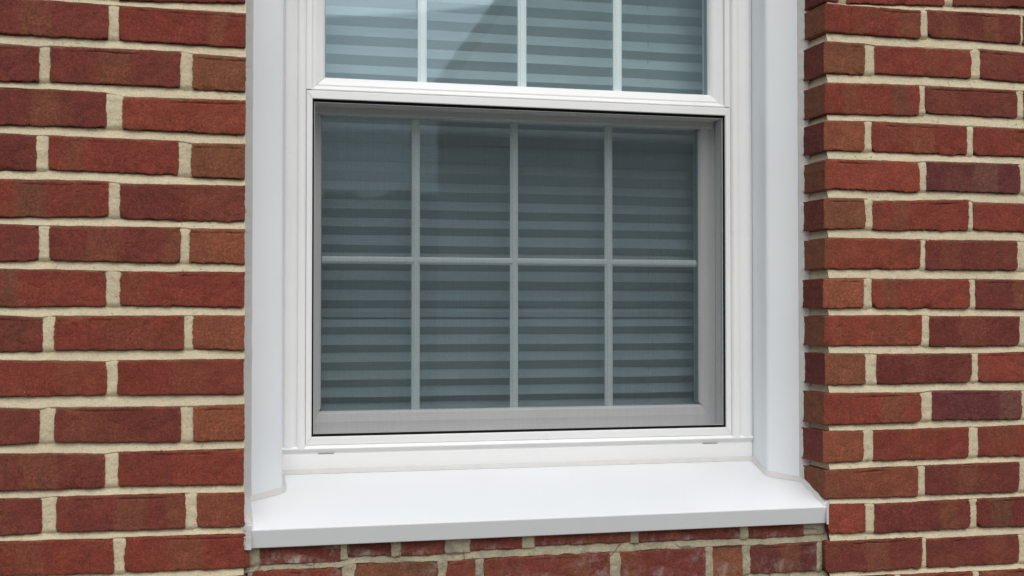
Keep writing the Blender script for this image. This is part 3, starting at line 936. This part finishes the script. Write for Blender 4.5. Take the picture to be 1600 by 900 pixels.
for s in (-1, 1):
    nf = (-0.38 * s * 1.0, -0.925)
    path = [(s * 0.5080, 0.0873, *nf), (s * 0.4600, 0.1070, *nf), (s * 0.4515, 0.1130, -0.8 * s, -0.6), (s * 0.4500, 0.1200, -s, 0), (s * 0.4500, 0.1745, -s, 0)]
    bead('sealant', dense(path), 0.0075, 0.0085, 3 + s)
path = [(-0.4480 + 0.896 * i / 240, 0.1755, 0, -1) for i in range(241)]
bead('sealant', path, 0.0085, 0.0062, 11)

def reveal_bead(s):
    """white caulk squeezed between casing and brick: it fills each mortar joint with a small lobe"""
    edges = []
    for c in cs:
        if c >= 13: continue
        p = part(ROWS[c], s)
        r = p[-1] if s < 0 else p[0]
        x = r[2] if s < 0 else r[1]
        edges.append(((r[4] if s < 0 else r[3]), (r[5] if s < 0 else r[6]), abs(x)))
    rows = [[] for _ in range(6)]
    z, i = 1.232, 0
    while z < 2.62:
        e = X_EDGE + 0.0066
        for a, b, x in edges:
            if a - 0.0005 <= z <= b + 0.0005:
                k = min(1, min(z - a, b - z) / 0.004)
                e = x + 0.0010 + (0.0055) * (1 - max(0, k)) ** 2
        w = 0.0006 * nz(z, s, 0, 80, 1) + 0.0007 * nz(z, s, 2, 24, 6)
        ins = 0.5040 - 0.0006 * nz(z, s, 5, 30, 2)
        prof = [(ins - .0008, 0.0905), (ins + .0002, 0.0868), (ins + .0040, 0.0850 + w), (e - 0.0030, 0.0822 + w), (e - 0.0006, 0.0796 + w), (e + 0.004, 0.0790)]
        for q, (x, y) in enumerate(prof):
            rows[q].append((s * x, y, z))
        z += 0.0024
    sh = Sheet(); sh.grid(rows)
    mesh_obj('sealant', sh.v, sh.f, M_SEAL, win, smooth=True)
    # along the sill end, against the brick
    rows = [[] for _ in range(6)]
    n = 46
    for i in range(n + 1):
        y = 0.088 - 0.0930 * i / n
        k = 1 + 0.15 * nz(y, s, 0, 60, 5)
        W_ = (0.0085 if s > 0 else 0.0070) * k
        zz = sill_z(y)
        for q, (x, dz) in enumerate(((0.5235 if y > 0.007 else 0.5150, 0.0115), (0.5135, 0.0095), (0.5115 - W_ * .35, 0.0060), (0.5115 - W_ * .65, 0.0030), (0.5115 - W_ * .9, 0.0010), (0.5115 - W_, 0.0003))):
            rows[q].append((s * (x + 0.0006 * nz(y, q, s, 70, 3)), y, zz + dz * k * min(1, 0.3 + y / 0.03)))
    sh = Sheet(); sh.grid(rows)
    mesh_obj('sealant', sh.v, sh.f, M_SEAL, win, smooth=True)
    # down the front end of the sill
    rows = [[] for _ in range(7)]
    n = 26
    mess = 1.0 if s < 0 else 0.25
    for i in range(n + 1):
        z = 1.2115 - 0.0385 * i / n
        j = (0.0045 * nz(z, s, 0, 95, 4) + 0.002 * nz(z, s, 3, 310, 4)) * mess
        out = 0.5118 + (0.0068 if s < 0 else 0.0030) + j
        for q, (x, y) in enumerate(((out + .0060, 0.0075), (out, -0.0010), (out - .0016 * mess, -0.0045 * mess - .001), (0.5128, -0.0075), (0.5112, -0.0086), (0.5085, -0.0084), (0.5078, -0.0076))):
            rows[q].append((s * x, y - 0.0012 * nz(z, q, s, 80, 9) * mess, z))
    sh = Sheet(); sh.grid(rows)
    mesh_obj('sealant', sh.v, sh.f, M_SEAL, win, smooth=True)
reveal_bead(-1); reveal_bead(1)
for s in (-1, 1):                                   # the body of the joint between sill end and brick
    box('sealant', min(s * 0.5105, s * 0.5240), max(s * 0.5105, s * 0.5240), 0.0025, 0.0950, 1.1760, 1.2140, M_SEAL, win)

# ------------------------------------------------------------------ the blind inside
blind = tag(empty('pleated_blind'), 'grey pleated blind drawn down behind the glass of the window', 'blind', kind='thing')
ZB = [(2.1364, 2.1193), (2.0998, 2.0815), (2.0632, 2.0449), (2.0255, 2.0084), (1.9889, 1.9719), (1.9518, 1.9342), (1.9147, 1.8977), (1.8777, 1.8607), (1.8413, 1.8243), (1.8042, 1.7873), (1.7691, 1.7521), (1.7345, 1.7182),
      (1.7024, 1.683), (1.6685, 1.6504), (1.6346, 1.6153), (1.5983, 1.5778), None, (1.544, 1.5271), (1.5126, 1.4932), (1.4788, 1.4607), (1.445, 1.4269), (1.4136, 1.3944), (1.3835, 1.3642)]
z = 2.1364
while z < 2.56:
    ZB.insert(0, (z + 0.0372, z + 0.0372 - 0.0178)); z += 0.0372
ZB.append((1.352, 1.334))
YV, YR = 0.3245, 0.3125
def pleat(zt, zr, zn):
    zt, zn = (1.55 + (q - 1.55) * (2.1094 + YV) / 2.4244 for q in (zt, zn))
    zr = 1.55 + (zr - 1.55) * (2.1094 + YR) / 2.4244
    xs_ = [-0.4180 + 0.836 * i / 40 for i in range(41)]
    k = len(bpy.data.objects)
    f = lambda x, key: 0.0016 * nz(x, key * 30, 0, 6, 2)
    prof = [(YV, zt, 0), (YR, zr, 1), (YV, zn + .0002, 2), (YV + .0014, zn + .0002, 2), (YR + .0016, zr, 1), (YV + .0014, zt, 0)]
    keys = (zt, zr, zn)
    rings = [[(x, y + f(x, keys[q]) * .8, z + f(x, keys[q] + 5) * .8) for y, z, q in prof] for x in xs_]
    return loft('pleat', rings, M_BLIND, blind)
for i in range(len(ZB) - 1):
    if ZB[i] is None: continue
    if ZB[i + 1] is None:
        pleat(*ZB[i], 1.5633)
        continue
    pleat(ZB[i][0], ZB[i][1], ZB[i + 1][0])
loft('middle_rail', [[(x, y, z) for y, z in ((0.3245, 1.5630), (0.3200, 1.5570), (0.3190, 1.5560), (0.3195, 1.5455), (0.3225, 1.5440), (0.330, 1.5440), (0.330, 1.5630))] for x in (-0.418, 0.418)], M_BLIND, blind)
box('bottom_rail', -0.418, 0.418, 0.312, 0.332, 1.318, 1.334, M_BLIND, blind)
box('head_rail', -0.418, 0.418, 0.305, 0.335, 2.5745, 2.600, M_BLIND, blind)
for x in (0.2905,):
    loft('lift_cord', [[(x + 0.0005 * math.cos(a), 0.3192 + 0.0005 * math.sin(a), z) for a in (0, 1.26, 2.51, 3.77, 5.03)] for z in (1.33, 2.57)], M_CORD, blind)

# ------------------------------------------------------------------ the room behind, dark
for nm, a in (('room_wall', (-2.2, -2.1, 0.33, 3.4, 0.2, 2.9)), ('room_wall', (2.1, 2.2, 0.33, 3.4, 0.2, 2.9)), ('room_wall', (-2.1, 2.1, 3.3, 3.4, 0.2, 2.9)),
              ('room_floor', (-2.1, 2.1, 0.332, 3.3, 0.2, 0.3)), ('room_ceiling', (-2.1, 2.1, 0.332, 3.3, 2.8, 2.9))):
    tag(box(nm, *a, M_DARK), kind='structure')

# ------------------------------------------------------------------ the ground and what the panes mirror across the street
t = NT('lawn')
co = t.coords()
t.bsdf(t.mix(t.noise(co, 6, 6, 0.7), (0.045, 0.075, 0.025), (0.11, 0.125, 0.055)), 0.95, t.bump(t.noise(co, 60, 4, 0.7), 0.6, 0.03), 0.2)
tag(mesh_obj('ground', [(-250, -250, 0), (250, -250, 0), (250, 250, 0), (-250, 250, 0)], [(0, 1, 2, 3)], t.m), kind='structure')
t = NT('bounce_paving')
co = t.coords()
t.bsdf(t.mix(t.noise(co, 3, 6, 0.7), (0.20, 0.195, 0.18), (0.27, 0.26, 0.24)), 0.9, t.bump(t.noise(co, 90, 4, 0.7), 0.4, 0.004), 0.3)
tag(box('path', -8, 8, -2.6, 0.0, -0.05, 0.02, t.m), kind='structure')  # unseen slab, added to bounce light up at the wall

M_BOARD = mat_plain('pale_siding', (0.60, 0.62, 0.60), 0.8, 0.12, 3)  # light grey, raised so the mirrored wall lays a pale veil on the panes
M_ROOF = mat_plain('roof_shingle', (0.045, 0.045, 0.047), 0.9, 0.2, 4)
M_TRIM = mat_plain('white_trim', (0.88, 0.88, 0.87), 0.5)
house = tag(empty('house'), 'pale-walled steep gabled house across the lawn, mirrored in the panes', 'house', kind='thing')
HX0, HX1, HY0, HY1, HE, HR = 2.22, 9.6, -20.0, -12.0, 4.05, 9.1
hm = (HX0 + HX1) / 2
loft('wall', [[(HX0, y, 0), (HX1, y, 0), (HX1, y, HE), (hm, y, HR), (HX0, y, HE)] for y in (HY1, HY0)], M_BOARD, house)
for s in (-1, 1):
    e = HX0 - .06 if s < 0 else HX1 + .06
    ze = HE - .05
    loft('roof', [[(e, y, ze), (e, y, ze + .16), (hm, y, HR + .22), (hm, y, HR + .06)] for y in (HY1 + .3, HY0 - .3)], M_ROOF, house)
box('column', 3.76, 4.06, HY1 + 0.02, HY1 + 0.30, 0.0, 3.75, M_TRIM, house)
box('door', 4.5, 5.5, HY1 + 0.004, HY1 + 0.06, 0.02, 2.15, M_ROOF, house)
for o in house.children:
    o.data.transform(__import__('mathutils').Matrix.Translation((-HX0, -HY1, 0)))
house.location = (HX0, HY1, 0)
house.rotation_euler = (0, 0, R(15))
# a tall hedge further off, to the left of that house
hv, hf = [], []
hr = random.Random(5)
for i in range(26000):
    x = hr.uniform(-12, 11); 
    top = 4.0 + 0.25 * noise.noise(Vector((x * .9, 0, 0))) + 0.12 * noise.noise(Vector((x * 3.3, 4, 0)))
    zc = hr.uniform(0.1, 1) ** .7 * top
    y = -24 + hr.uniform(-.6, .6)
    s = hr.uniform(.10, .22)
    a, b = Vector((hr.gauss(0, 1), hr.gauss(0, 1), hr.gauss(0, 1))).normalized(), Vector((hr.gauss(0, 1), hr.gauss(0, 1), hr.gauss(0, 1))).normalized()
    k = len(hv); p = Vector((x, y, zc))
    hv += [p - a * s, p + b * s * .5, p + a * s, p - b * s * .5]
    hf.append((k, k + 1, k + 2, k + 3))
tag(mesh_obj('hedge', hv, hf, mat_plain('hedge_leaf', (0.045, 0.075, 0.030), 0.7, 0.3, 3)), 'clipped dark green hedge beyond the lawn', 'hedge', kind='stuff')
